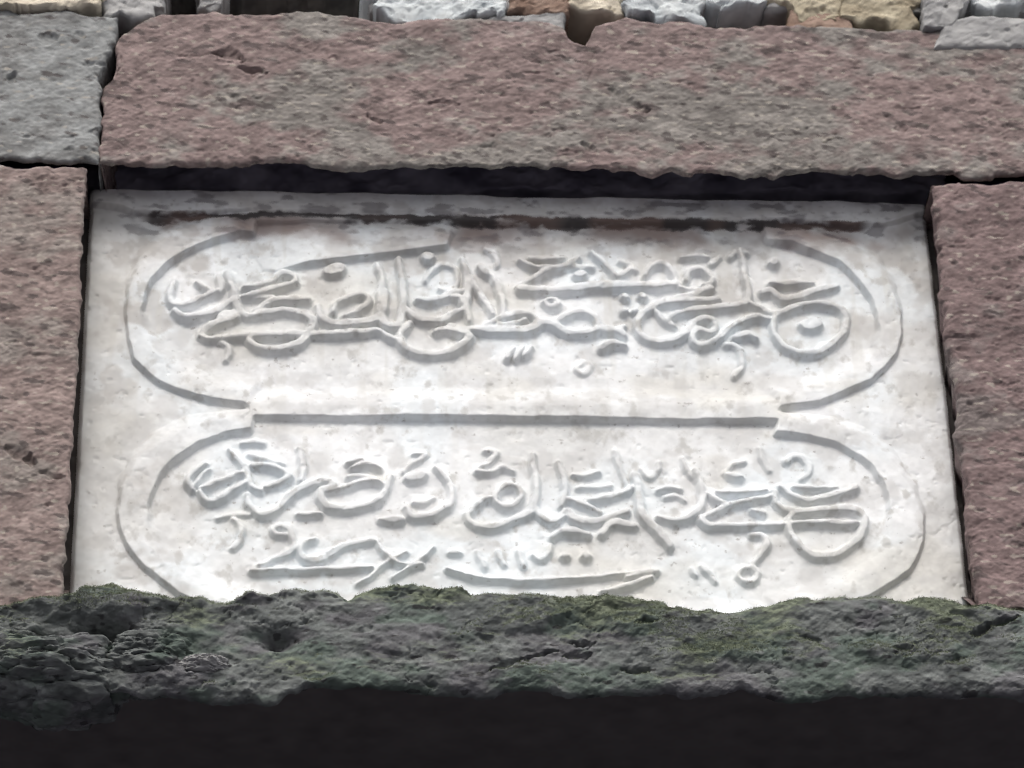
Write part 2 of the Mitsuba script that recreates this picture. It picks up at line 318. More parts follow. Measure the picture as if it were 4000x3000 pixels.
rubble(3530, 3650, 55, 'm_dark_grey', 0.008, 33)
rubble(3600, 3790, 98, 'm_grey_mortar', -0.003, 34, bottom=[(3600, 105), (3680, 112), (3790, 20)])
rubble(3800, 4700, 24, 'm_pale_blue', 0.0, 35, bottom=[(3800, 26), (3930, 24), (4000, 10), (4700, 10)])
for xa, xb, yb, sd in ((-500, 640, 40, 44), (1440, 2440, 36, 45), (2440, 2990, 22, 46), (2990, 4700, 34, 47)):
    block('stone_wall__mortar', [(xa, -400), (xa, yb)], [(xb, -400), (xb, yb)], [(xa, -400), (xb, -400)], [(xa, yb), (xb, yb)], 'm_grey_mortar', y0=0.009, depth=0.08, seed=sd, step=0.003)
block('stone_wall__mortar', [(1900, 40), (1900, 150)], [(2220, 40), (2200, 150)], [(1900, 58), (2200, 40)], [(1900, 120), (2200, 120)], 'm_grey_mortar', y0=0.005, depth=0.1, seed=41)
block('stone_wall__mortar', [(3090, 20), (3060, 150)], [(3330, 20), (3340, 150)], [(3060, 20), (3340, 60)], [(3060, 140), (3340, 140)], 'm_brick', y0=0.004, depth=0.1, seed=42)
block('stone_wall__mortar', [(3690, 60), (3640, 190)], [(4100, 60), (4100, 190)], [(3640, 110), (3800, 52), (4000, 62), (4100, 66)], [(3640, 180), (4100, 180)], 'm_grey_mortar', y0=-0.004, depth=0.1, seed=43)

# ------------------------------------------------------------------ the ledge below the plaque
labels['stone_ledge'] = {'label': 'rough dark grey stone ledge with green moss below the white plaque', 'category': 'ledge'}
LEDGE_TOP = [(-500, 2375), (0, 2362), (200, 2350), (300, 2340), (318, 2275), (340, 2262), (440, 2266), (520, 2285), (560, 2300), (600, 2328), (680, 2335), (760, 2325), (880, 2338),
             (920, 2315), (960, 2310), (1010, 2318), (1080, 2305), (1200, 2290), (1290, 2292), (1345, 2302), (1370, 2312), (1400, 2295), (1500, 2282), (1600, 2276), (1700, 2292), (1800, 2290),
             (1850, 2312), (1950, 2316), (2080, 2318), (2150, 2332), (2220, 2322), (2380, 2316), (2480, 2322), (2560, 2345), (2610, 2372), (2700, 2382), (2780, 2376), (2830, 2386),
             (2880, 2378), (3000, 2350), (3080, 2328), (3250, 2318), (3330, 2316), (3420, 2326), (3540, 2322), (3660, 2322), (3740, 2335), (3800, 2350), (3880, 2345), (4000, 2362), (4700, 2370)]
LEDGE_BOT = [(-500, 2640), (0, 2600), (300, 2640), (440, 2690), (700, 2705), (1000, 2735), (1100, 2725), (1180, 2690), (1300, 2672), (1500, 2680), (1700, 2695), (1900, 2690), (2100, 2688), (2300, 2700),
             (2700, 2700), (2900, 2690), (3100, 2725), (3300, 2700), (3500, 2705), (3800, 2705), (4000, 2712), (4700, 2715)]


def lumps(px, py, q):
    q0 = q - np.array([6 * 3.7, 6 * 1.3, 6 * 2.1])
    d = 0.0065 * 2 * (meshkit.fbm(q * np.array([20, 20, 40]), 4, 90) - 0.5)
    ridge = np.abs(meshkit.fbm(q * np.array([45, 45, 70]), 3, 91) - 0.5) * 2
    d -= 0.0025 * np.clip(1 - ridge / 0.07, 0, 1) * np.clip((meshkit.fbm(q * 20 + 8, 2, 96) - 0.45) / 0.15, 0, 1)
    left = np.clip((1300 - px) / 900, 0, 1)
    d += left * 0.016 * 2 * (meshkit.fbm(q * np.array([30, 30, 46]) + 3, 3, 92) - 0.5)
    # hollow under the moss on the left
    hole = np.exp(-(((px - 430) / 110) ** 2 + ((py - 2475) / 42) ** 2)) + np.exp(-(((px - 130) / 160) ** 2 + ((py - 2560) / 60) ** 2)) + .8 * np.exp(-(((px - 1080) / 70) ** 2 + ((py - 2490) / 36) ** 2))
    d += 0.0024 * 2 * (meshkit.fbm(q * np.array([170, 170, 240]), 3, 95) - 0.5)
    cushion = meshkit.fbm(q0 * np.array([17, 12, 26]) + 3, 3, 200) + 2.6 * (q0[..., 2] - at(2000, 2330, -0.022)[2] + 0.025)
    d += 0.007 * np.clip((cushion - 0.5) / 0.12, 0, 1) * (0.4 + 0.9 * meshkit.fbm(q * 70, 3, 97))
    return d - 0.035 * hole


block('stone_ledge__ledge_stone', [(-500, 2350), (-500, 2700)], [(4700, 2350), (4700, 2710)], LEDGE_TOP, LEDGE_BOT, 'm_mossy', y0=-0.022, depth=0.13, undercut=0.75,
      seed=6, rough=(0.003, 0.0022, 0.0035), rounding=0.010, edge=0.003, bulge=lumps, step=0.00105,
      cracks=[(3790, 2485, 3870, 2440, 16, .012), (3870, 2440, 3985, 2405, 9, .012), (1920, 2620, 2030, 2570, 8, .006), (2030, 2570, 2180, 2535, 5, .006), (2200, 2560, 2300, 2565, 10, .006),
              (2230, 2505, 2330, 2508, 8, .008), (2430, 2620, 2530, 2612, 9, .008), (2480, 2445, 2570, 2440, 10, .008), (3120, 2490, 3210, 2494, 7, .005), (3480, 2530, 3560, 2536, 7, .006)])
def rock(key, px, py, y, radii, bsdf, seed):
    import trimesh
    m = trimesh.creation.icosphere(5)
    v = np.array(m.vertices)
    d = 1 + 0.55 * (meshkit.fbm(v * 1.3 + seed, 3, seed) - 0.5) + 0.30 * (meshkit.fbm(v * 5 + seed, 4, seed + 1) - 0.5)
    d -= 0.10 * np.clip(1 - np.abs(meshkit.fbm(v * np.array([2, 2, 4]) + seed, 3, seed + 2) - 0.5) / 0.05, 0, 1)
    put(key, v * d[:, None] * np.array(radii) + at(px, py, y), np.array(m.faces), bsdf)


rock('stone_ledge__rock_lump', 210, 2655, 0.012, (0.070, 0.062, 0.034), 'm_mossy', 8)
rock('stone_ledge__rock_lump', -40, 2620, 0.010, (0.06, 0.05, 0.032), 'm_mossy', 14)
rock('stone_ledge__rock_lump', 590, 2600, 0.006, (0.045, 0.045, 0.024), 'm_mossy', 11)
rock('stone_ledge__rock_lump', 805, 2640, 0.000, (0.028, 0.034, 0.012), 'm_grey_mortar', 9)

# moss: tufts of tiny leaves on the upper part of the ledge
lv, lf, ln = meshkit.WRITTEN[scene['stone_ledge__ledge_stone']['filename']][:3]
rng = np.random.default_rng(5)
pick = rng.choice(len(lv), 150000)
pv, pn = lv[pick].astype(float), ln[pick]
zt = at(2000, 2330, -0.022)[2]
dens = meshkit.fbm(pv * np.array([17, 12, 26]) + 3, 3, 200) + 2.6 * (pv[:, 2] - zt + 0.025) + 0.25 * (pn[:, 2] - 0.2)
keep = (dens > 0.52) & (pn[:, 1] < 0.2) & (rng.random(len(pick)) < np.clip((dens - 0.5) / 0.2, 0, 1)) & (pv[:, 1] < 0.0)
pv, pn = pv[keep][:26000], pn[keep][:26000]
n = len(pv)
tris = []
for _ in range(5):
    d = pn * 0.9 + rng.normal(0, 0.75, (n, 3)) + [0, 0, 0.25]; d /= np.linalg.norm(d, axis=1, keepdims=True)
    sd_ = np.cross(d, rng.normal(0, 1, (n, 3))); sd_ /= np.linalg.norm(sd_, axis=1, keepdims=True)
    ln_, wd_ = rng.uniform(0.0004, 0.0011, (n, 1)), rng.uniform(0.0003, 0.0007, (n, 1))
    b0 = pv + rng.normal(0, 0.0008, (n, 3)) - pn * 0.0004
    tris.append(np.stack([b0 - sd_ * wd_, b0 + sd_ * wd_, b0 + d * ln_], 1))
tris = np.concatenate(tris).reshape(-1, 3)
put('moss', tris, np.arange(len(tris)).reshape(-1, 3), 'm_moss')
labels['moss'] = {'label': 'low green moss growing along the top of the dark stone ledge', 'category': 'moss', 'kind': 'stuff'}

# ------------------------------------------------------------------ the marble plaque
labels['inscription_plaque'] = {'label': 'white marble plaque with carved script in two long cartouches set back in the wall', 'category': 'plaque'}
FIELD = 0.064                                  # depth of the carved field behind the wall face
H_SPANDREL, H_RIM, H_STRIP, H_PATCH, H_LETTER = 0.0038, 0.0088, 0.0118, 0.0080, 0.0070
STEP = 0.00078

c4 = at([352, 3606, 270, 3790], [775, 800, 2330, 2345], FIELD - H_SPANDREL)
X0, X1 = min(c4[0, 0], c4[2, 0]), max(c4[1, 0], c4[3, 0])
Z0, Z1 = at(2000, 2470, FIELD)[2], at(2000, 768, FIELD - H_STRIP)[2]
nx, nz = int((X1 - X0) / STEP) + 1, int((Z1 - Z0) / STEP) + 1
gx, gz = np.linspace(X0, X1, nx), np.linspace(Z0, Z1, nz)
GX, GZ = np.meshgrid(gx, gz, indexing='ij')


def inside(points, y):
    w = at(*np.array(points, float).T, y)[:, [0, 2]]
    odd = np.zeros(GX.shape, bool)
    for (ax, az), (bx, bz) in zip(w, np.roll(w, -1, 0)):
        if az != bz:
            odd ^= ((az > GZ) != (bz > GZ)) & (GX < (bx - ax) * (GZ - az) / (bz - az) + ax)
    return odd


def signed(mask):
    """Signed distance in metres, negative inside."""
    d = (distance_transform_edt(~mask) - distance_transform_edt(mask)) * STEP
    return gaussian_filter(d, 1.1)


MIDY = FIELD - 0.5 * H_RIM
inner1 = [(1000, 872), (2975, 880), (2989, 945), (3088, 958), (3174, 990), (3269, 1026), (3310, 1058), (3360, 1116), (3400, 1171), (3420, 1235), (3430, 1300), (3415, 1375), (3360, 1440), (3260, 1490),
          (3120, 1525), (3035, 1535), (3030, 1572), (990, 1562), (985, 1515), (850, 1498), (720, 1448), (625, 1370), (570, 1285), (556, 1210), (576, 1135), (594, 1098), (653, 1035), (716, 994), (775, 963), (852, 936), (938, 913), (997, 918)]
outer1 = [(949, 1583), (823, 1566), (694, 1528), (600, 1487), (519, 1406), (500, 1330), (487, 1220), (500, 1110), (545, 1005), (645, 915), (784, 866), (960, 838), (980, 790), (3030, 800), (3050, 885), (3200, 905), (3330, 950),
          (3430, 1030), (3490, 1120), (3522, 1220), (3525, 1310), (3504, 1388), (3450, 1451), (3400, 1496), (3309, 1533), (3201, 1577), (3056, 1593), (3040, 1612), (985, 1605)]
inner2 = [(992, 1632), (3036, 1646), (3026, 1693), (3089, 1697), (3161, 1708), (3265, 1733), (3342, 1776), (3401, 1821), (3441, 1880), (3464, 1944), (3472, 2010), (3460, 2100), (3410, 2190), (3330, 2270), (3200, 2330), (3030, 2360), (3030, 2400), (990, 2390),
          (985, 2350), (850, 2320), (720, 2250), (630, 2155), (585, 2065), (581, 1984), (594, 1935), (626, 1862), (671, 1808), (771, 1740), (816, 1722), (875, 1700), (983, 1681)]
outer2 = [(980, 1596), (900, 1612), (740, 1652), (610, 1722), (520, 1800), (470, 1900), (456, 2010), (468, 2075), (494, 2140), (556, 2216), (630, 2276), (700, 2330), (820, 2390), (980, 2430), (985, 2460), (3040, 2470), (3050, 2440), (3250, 2400), (3432, 2319), (3487, 2283),
          (3554, 2237), (3581, 2188), (3609, 2115), (3612, 2020), (3570, 1900), (3480, 1780), (3350, 1692), (3200, 1640), (3045, 1610)]
strip = [(300, 600), (4000, 600), (4000, 700), (3620, 835), (3452, 885), (3300, 893), (3200, 880), (3060, 872), (2985, 868), (2900, 872), (2700, 868), (2500, 866), (2300, 862), (2170, 868), (2100, 858), (1900, 862), (1700, 850), (1560, 840), (1400, 842),
         (1200, 840), (1010, 842), (985, 832), (860, 838), (780, 842), (640, 842), (520, 838), (480, 822), (300, 800)]
patch = [(998, 886), (1700, 890), (1766, 905), (1752, 965), (1600, 984), (1400, 1008), (1200, 1032), (1075, 1055), (1030, 1042), (1004, 1010)]

in1, in2 = inside(inner1, MIDY), inside(inner2, MIDY)
out1, out2 = inside(outer1, MIDY), inside(outer2, MIDY)
strip_m, patch_m = inside(strip, MIDY), inside(patch, MIDY)
field = in1 | in2
rim = (out1 | out2) & ~field
P3 = np.stack([GX, GX * 0, GZ], -1)
wear = meshkit.fbm(P3 * 22, 3, 50) - 0.5
nib = (meshkit.fbm(P3 * 85, 3, 51) - 0.5) * 0.0016
wave = (meshkit.fbm(P3 * 9, 2, 52) - 0.5)


def rise(sd, h, run=0.0022):
    # undersides are cut steeply, upper sides slope off gently
    gzz = np.gradient(gaussian_filter(sd, 4.0), STEP, axis=1)
    up = np.clip(gaussian_filter(gzz, 2.0) * 1.15 + 0.12, 0, 1)
    run = run * 0.5 + 0.0125 * up
    t = np.clip(0.5 - sd / (2 * run) + 0.20 * up, 0, 1)
    return h * t * t * (3 - 2 * t)


d_in = signed(field) + nib
d_rim = signed(rim) + nib
d_strip = signed(strip_m) + nib * 2.2
d_patch = signed(patch_m) + nib
spandrel = np.clip(d_in / 0.02, 0, 1) * H_SPANDREL * (0.35 + 0.65 * np.clip(d_rim / 0.035, 0, 1))
H = np.maximum(spandrel, rise(d_rim, H_RIM * (1 + 0.5 * wear), 0.0026))
H = np.maximum(H, rise(d_strip, H_STRIP * (1 + 0.6 * wear), 0.0028))
H = np.maximum(H, rise(d_patch, H_PATCH * (1 + 0.3 * wear) * np.clip((GX - at(1010, 950, FIELD)[0]) / 0.05, 0.12, 1), 0.002))
H += wave * 0.004 + nib * 0.3
H += 0.0006 * (meshkit.fbm(P3 * np.array([150, 1, 110]), 3, 53) - 0.5) * 2            # chisel and weather marks
H -= 0.0010 * np.clip((0.31 - meshkit.fbm(P3 * 130 + 4, 3, 54)) / 0.12, 0, 1)

# ---- the letters: centre lines read from the carving, each with its own width
A, B, C, D, E, Ff = (600, 920), (1450, 920), (2350, 920), (650, 1680), (1550, 1680), (2450, 1680)
S = [  # (origin, width, points[, height factor])
 # upper line, left third
 (A, 50, [(175, 370), (145, 470), (150, 555), (230, 588), (320, 572), (430, 518), (540, 460)]), (A, 42, [(375, 390), (440, 432), (510, 480)]),
 (A, 55, [(185, 640), (270, 692), (380, 680), (520, 640), (620, 590), (690, 545)]), (A, 58, [(630, 320), (690, 450), (715, 530), (740, 620), (800, 685)]),
 (A, 52, [(560, 330), (580, 400), (560, 470)], .7), (A, 90, [(600, 690), (690, 670)]), (A, 52, [(720, 690), (620, 710), (540, 745), (460, 792), (400, 842)]),
 (A, 50, [(395, 845), (470, 868), (620, 862), (800, 850), (1000, 845), (1200, 835), (1360, 840), (1560, 836), (1800, 828), (1950, 826), (2030, 872), (2110, 905)]),
 (A, 56, [(770, 660), (840, 680), (960, 650), (1150, 640), (1290, 668), (1375, 730), (1345, 830), (1260, 912), (1120, 965), (980, 968), (880, 935), (820, 890)]),
 (A, 50, [(880, 632), (960, 585), (1060, 550), (1180, 540), (1340, 535)]), (A, 50, [(1230, 388), (1120, 425), (1000, 458), (880, 492), (780, 512)]),
 (A, 46, [(1050, 375), (1090, 325), (1160, 315), (1220, 345), (1235, 388)]), (A, 42, [(1050, 385), (920, 418), (780, 442)]), (A, 40, [(790, 515), (900, 520), (1040, 512)], .7),
 (A, 95, [(1510, 295), (1610, 275)]), (A, 60, [(1420, 600), (1440, 680), (1520, 735), (1680, 752), (1840, 730), (1950, 690), (1990, 600), (2000, 480)]),
 (A, 46, [(1550, 650), (1570, 580), (1680, 530), (1820, 500), (1860, 560), (1790, 630), (1650, 690)]), (A, 44, [(580, 900), (640, 940), (650, 1000), (630, 1050)], .7),
 # upper line, middle third
 (B, 56, [(235, 185), (265, 330), (278, 480), (272, 620), (230, 765), (150, 765), (85, 690), (80, 540), (95, 380), (60, 235)]),
 (B, 60, [(330, 755), (255, 845), (258, 935), (380, 1000), (540, 1018), (690, 985), (810, 920), (840, 870), (760, 830), (640, 800), (560, 830)]),
 (B, 58, [(310, 630), (380, 700), (480, 728), (600, 712), (700, 668), (790, 630)]), (B, 48, [(400, 545), (500, 548), (620, 520), (700, 472), (790, 465)]),
 (B, 46, [(700, 520), (770, 525), (810, 600)]), (B, 80, [(470, 180), (520, 178)]), (B, 40, [(470, 370), (520, 290), (620, 235), (720, 265), (745, 370), (690, 450), (590, 440)], .6),
 (B, 54, [(785, 195), (825, 330), (832, 480), (822, 610), (850, 720)]), (B, 52, [(860, 350), (930, 470), (1000, 580), (1045, 670)]), (B, 54, [(1050, 330), (1105, 450), (1138, 570), (1135, 670)]),
 (B, 46, [(990, 90), (1075, 160), (1090, 230)], .6), (B, 60, [(940, 255), (1005, 315)]),
 (B, 62, [(690, 765), (780, 800), (900, 795), (1050, 808), (1200, 815), (1350, 800), (1480, 742), (1580, 770), (1700, 822), (1850, 832), (1980, 790), (2090, 800), (2180, 835)]),
 (B, 50, [(960, 780), (1060, 735), (1170, 688), (1300, 660), (1400, 675), (1440, 730)]), (B, 44, [(1090, 772), (1210, 760), (1330, 715)]),
 (B, 54, [(1590, 745), (1680, 680), (1780, 652), (1900, 662), (1955, 725), (1960, 780)]),
 (B, 42, [(1165, 1062), (1235, 965)]), (B, 42, [(1245, 1065), (1310, 955)]), (B, 42, [(1325, 1035), (1385, 955)]), (B, 44, [(1490, 570), (1550, 540), (1610, 570), (1560, 610), (1490, 570)]),
 (B, 62, [(1270, 442), (1500, 456), (1800, 440), (1990, 422), (2200, 415), (2400, 418), (2650, 402)]), (B, 48, [(1325, 402), (1440, 332), (1560, 282), (1680, 242), (1800, 180)]),
 (B, 46, [(1290, 200), (1350, 232), (1440, 262), (1570, 268)]), (B, 42, [(1370, 175), (1520, 184), (1660, 172)], .8), (B, 46, [(1735, 240), (1830, 250), (1920, 252)], .8), (B, 64, [(1770, 325), (1840, 318)]),
 (B, 44, [(1900, 130), (1985, 195), (2060, 265), (2110, 340)]), (B, 52, [(1985, 965), (2080, 915), (2190, 930)]), (B, 42, [(1780, 1130), (1830, 1070), (1890, 1110), (1850, 1170), (1780, 1130)], .4),
 # upper line, right third
 (C, 44, [(130, 350), (200, 300), (245, 265)], .8), (C, 42, [(165, 195), (240, 228), (300, 275)], .7), (C, 48, [(385, 330), (430, 252), (505, 220), (580, 258), (615, 330), (640, 375)]),
 (C, 48, [(735, 375), (745, 310), (835, 278), (920, 318), (955, 390), (890, 415)]), (C, 42, [(685, 172), (800, 165), (920, 178)], .8), (C, 44, [(945, 235), (1015, 170)], .7),
 (C, 52, [(690, 440), (830, 465), (950, 448), (860, 482), (700, 520), (560, 555), (440, 608), (345, 680), (312, 765), (345, 842), (430, 890), (560, 902), (680, 870), (760, 800), (800, 745), (880, 705), (965, 730), (990, 790), (930, 822), (840, 800),
          (790, 845), (800, 905), (870, 942), (960, 910), (1040, 850), (1130, 770), (1240, 712), (1350, 690), (1440, 712)]),
 (C, 48, [(560, 572), (760, 550), (1010, 545)]), (C, 52, [(560, 722), (660, 660), (860, 622), (1050, 605), (1220, 588), (1270, 540), (1260, 420), (1240, 330), (1222, 220), (1190, 122)]), (C, 44, [(1105, 172), (1190, 122), (1265, 145)], .8),
 (C, 46, [(470, 640), (540, 720), (625, 760)], .8), (C, 56, [(190, 505), (215, 520)]), (C, 56, [(345, 508), (370, 520)]), (C, 50, [(175, 640), (200, 648)]), (C, 50, [(270, 648), (300, 640)]),
 (C, 54, [(20, 815), (110, 800), (190, 770)], .8), (C, 52, [(1275, 575), (1380, 622), (1480, 662), (1560, 648), (1650, 612), (1800, 588), (1960, 590), (2080, 640), (2112, 722), (2082, 832), (1980, 932), (1850, 992), (1720, 1002), (1600, 962), (1530, 885), (1490, 795), (1495, 705), (1540, 660)]),
 (C, 56, [(1390, 480), (1460, 470), (1530, 520), (1600, 545), (1720, 512), (1870, 462), (2030, 425)]), (C, 46, [(1460, 412), (1640, 404), (1820, 408)]), (C, 100, [(1760, 760), (1860, 752)]), (C, 64, [(1475, 230), (1510, 222)]),
 (C, 50, [(1150, 872), (1270, 838), (1330, 872)]), (C, 48, [(1080, 925), (1170, 935), (1212, 1010), (1205, 1110), (1150, 1195)], .7),
 # lower line, left third
 (D, 52, [(335, 285), (235, 350), (180, 430), (225, 505)]), (D, 42, [(375, 330), (295, 400), (250, 475)], .8), (D, 48, [(665, 345), (560, 390), (430, 442), (305, 492)]), (D, 50, [(285, 530), (340, 590), (420, 592), (520, 540), (620, 470), (710, 430)]),
 (D, 52, [(545, 165), (625, 250), (690, 330), (715, 420), (745, 480), (820, 510)]), (D, 44, [(650, 100), (760, 85), (840, 92)], .8), (D, 44, [(720, 200), (850, 228), (1000, 268)], .6), (D, 48, [(740, 292), (880, 302), (1010, 342), (1060, 392), (980, 440), (860, 482)]),
 (D, 58, [(705, 550), (712, 640), (780, 702), (870, 712), (970, 655), (1050, 572), (1150, 502), (1290, 440), (1400, 428), (1445, 455), (1420, 490), (1345, 520), (1330, 572), (1390, 642), (1500, 664), (1680, 645), (1830, 585), (1905, 505), (1930, 390)]),
 (D, 54, [(1140, 150), (1172, 250), (1180, 350), (1165, 430)]), (D, 46, [(1440, 500), (1560, 470), (1700, 432), (1850, 442), (1900, 485)]), (D, 44, [(1570, 400), (1690, 382), (1820, 402)], .9), (D, 40, [(1565, 272), (1695, 252)]),
 (D, 42, [(1600, 322), (1740, 288), (1850, 325)]), (D, 48, [(1140, 712), (1335, 698)]), (D, 54, [(1850, 765), (2035, 760)]), (D, 42, [(445, 742), (560, 705), (710, 712)], .6), (D, 48, [(580, 750), (650, 835), (640, 930), (575, 1005)], .7),
 (D, 50, [(1030, 890), (950, 890), (925, 850), (985, 808), (1065, 832), (1095, 900), (1115, 960), (1090, 1020), (1000, 1062), (880, 1108), (805, 1142)], .8),
 (D, 56, [(1285, 920), (1185, 960), (1162, 1040), (1200, 1100), (1300, 1105), (1400, 1058), (1520, 990), (1650, 952), (1800, 938)], .9), (D, 44, [(735, 1202), (900, 1192), (1200, 1190), (1500, 1182), (1770, 1172)]),
 (D, 36, [(2310, 1000), (2200, 1112), (2060, 1205), (1960, 1262)], .9), (D, 36, [(1815, 950), (1900, 1060), (1990, 1132), (2120, 1162), (2220, 1150)]), (D, 34, [(1650, 1315), (1760, 1250), (1850, 1160), (1960, 1092), (2085, 1045)], .8),
 # lower line, middle third
 (E, 84, [(110, 402), (220, 378)]), (E, 56, [(340, 320), (430, 420), (482, 520), (462, 622), (360, 692), (230, 738), (110, 720), (80, 660)]), (E, 42, [(150, 600), (230, 608), (320, 570)], .6),
 (E, 40, [(150, 180), (245, 190), (200, 242), (120, 292), (60, 345)], .6), (E, 42, [(765, 160), (865, 178), (830, 232), (740, 290)], .7), (E, 44, [(690, 342), (850, 332), (900, 300), (1010, 335)], .8),
 (E, 48, [(850, 600), (880, 505), (960, 462), (1050, 492), (1072, 575), (1010, 640), (930, 650), (850, 600)]), (E, 46, [(620, 715), (690, 640), (760, 582), (860, 572)]),
 (E, 58, [(595, 715), (640, 790), (760, 832), (880, 812), (1020, 752), (1150, 682), (1205, 580), (1202, 450), (1192, 350), (1170, 200)]),
 (E, 58, [(1195, 655), (1250, 730), (1350, 772), (1430, 728), (1470, 690), (1530, 752), (1640, 782), (1780, 752), (1995, 690)]), (E, 50, [(1400, 265), (1440, 380), (1450, 500), (1425, 640)]), (E, 46, [(1430, 570), (1530, 590), (1630, 640), (1760, 690)]),
 (E, 48, [(1540, 600), (1720, 580), (1860, 550), (1980, 510), (2030, 475)]), (E, 42, [(1520, 362), (1640, 368), (1750, 345)], .8), (E, 40, [(1560, 480), (1700, 468), (1850, 460)], .6), (E, 42, [(1890, 150), (1920, 260), (1960, 360), (1990, 465)], .6),
 (E, 64, [(1770, 892), (1830, 812), (1930, 790), (2045, 810)]), (E, 54, [(1340, 925), (1420, 872), (1520, 860), (1660, 892)]),
 (E, 46, [(690, 1040), (760, 1170)], .8), (E, 46, [(870, 1030), (930, 1155)], .8), (E, 46, [(1060, 1035), (1095, 1160)], .8), (E, 46, [(1180, 1075), (1240, 1105), (1300, 1060), (1320, 985)], .9), (E, 58, [(1430, 1085), (1470, 1080)]), (E, 58, [(1620, 1085), (1660, 1078)]), (E, 50, [(470, 1040), (550, 1040)], .8),
 (E, 38, [(440, 1200), (600, 1252), (850, 1282), (1250, 1294), (1600, 1268), (1900, 1236), (2212, 1198)]), (E, 44, [(1780, 1378), (2000, 1330), (2212, 1258)]),
 # lower line, right third
 (Ff, 68, [(65, 370), (105, 500), (110, 620), (132, 720), (200, 800), (290, 882), (375, 985)]), (Ff, 58, [(590, 330), (632, 430), (652, 550), (632, 660), (540, 732), (400, 762), (270, 738)]), (Ff, 42, [(480, 230), (540, 340), (600, 425)], .6),
 (Ff, 42, [(275, 500), (350, 478), (460, 490)], .9), (Ff, 40, [(330, 556), (430, 540), (500, 590)], .7), (Ff, 44, [(120, 320), (190, 385), (262, 335), (285, 250)], .6),
 (Ff, 48, [(700, 540), (800, 608), (880, 642)]), (Ff, 48, [(1225, 562), (1050, 600), (900, 632), (770, 690), (645, 760), (700, 802), (900, 812), (1150, 812), (1350, 800)]), (Ff, 42, [(760, 520), (900, 524), (1080, 528), (1200, 510)], .9),
 (Ff, 46, [(1085, 682), (1185, 712)]), (Ff, 50, [(875, 372), (985, 390)]), (Ff, 42, [(850, 350), (900, 290), (1020, 255)], .6), (Ff, 42, [(1140, 130), (1190, 250), (1230, 335)], .5), (Ff, 42, [(0, 1260), (270, 1205)]),
 (Ff, 54, [(1320, 480), (1440, 558), (1560, 600), (1680, 570), (1850, 530), (1985, 478)]), (Ff, 58, [(1265, 525), (1290, 612), (1370, 672), (1500, 692), (1700, 680), (1900, 668), (2010, 700), (2052, 770), (2032, 862), (1950, 972), (1830, 1052), (1700, 1080), (1580, 1060), (1480, 972), (1412, 872), (1402, 780), (1445, 700)]),
 (Ff, 50, [(1430, 800), (1600, 795), (1800, 790), (1985, 792)]), (Ff, 42, [(1440, 478), (1600, 486), (1810, 488)], .9), (Ff, 50, [(1370, 250), (1460, 205), (1560, 255), (1575, 340), (1520, 405)], .6),
 (Ff, 52, [(1075, 895), (1170, 900), (1212, 970), (1150, 1060), (1085, 1145)], .9), (Ff, 46, [(970, 1240), (1000, 1190), (1080, 1180), (1130, 1230), (1080, 1290), (1000, 1285), (970, 1240)], .9), (Ff, 44, [(640, 1160), (720, 1232), (765, 1295)], .7), (Ff, 40, [(560, 1180), (600, 1230)], .6),
]


def curve(points):
    """A smooth (centripetal Catmull-Rom) line through the points."""
    p = np.array(points, float)
    closed = np.allclose(p[0], p[-1]) and len(p) > 3
    q = np.vstack([p[-2] if closed else 2 * p[0] - p[1], p, p[1] if closed else 2 * p[-1] - p[-2]])
    out = []
    for a, b, c, d in zip(q[:-3], q[1:-2], q[2:-1], q[3:]):
        n = max(3, int(np.linalg.norm(c - b) / 14))
        t0 = 0; t1 = t0 + np.linalg.norm(b - a) ** .5; t2 = t1 + np.linalg.norm(c - b) ** .5; t3 = t2 + np.linalg.norm(d - c) ** .5
        t = np.linspace(t1, t2, n, endpoint=False)[:, None]
        a1 = (t1 - t) / (t1 - t0) * a + (t - t0) / (t1 - t0) * b; a2 = (t2 - t) / (t2 - t1) * b + (t - t1) / (t2 - t1) * c; a3 = (t3 - t) / (t3 - t2) * c + (t - t2) / (t3 - t2) * d
        b1 = (t2 - t) / (t2 - t0) * a1 + (t - t0) / (t2 - t0) * a2; b2 = (t3 - t) / (t3 - t1) * a2 + (t - t1) / (t3 - t1) * a3
        out.append((t2 - t) / (t2 - t1) * b1 + (t - t1) / (t2 - t1) * b2)
    return np.vstack(out + [p[-1:]])


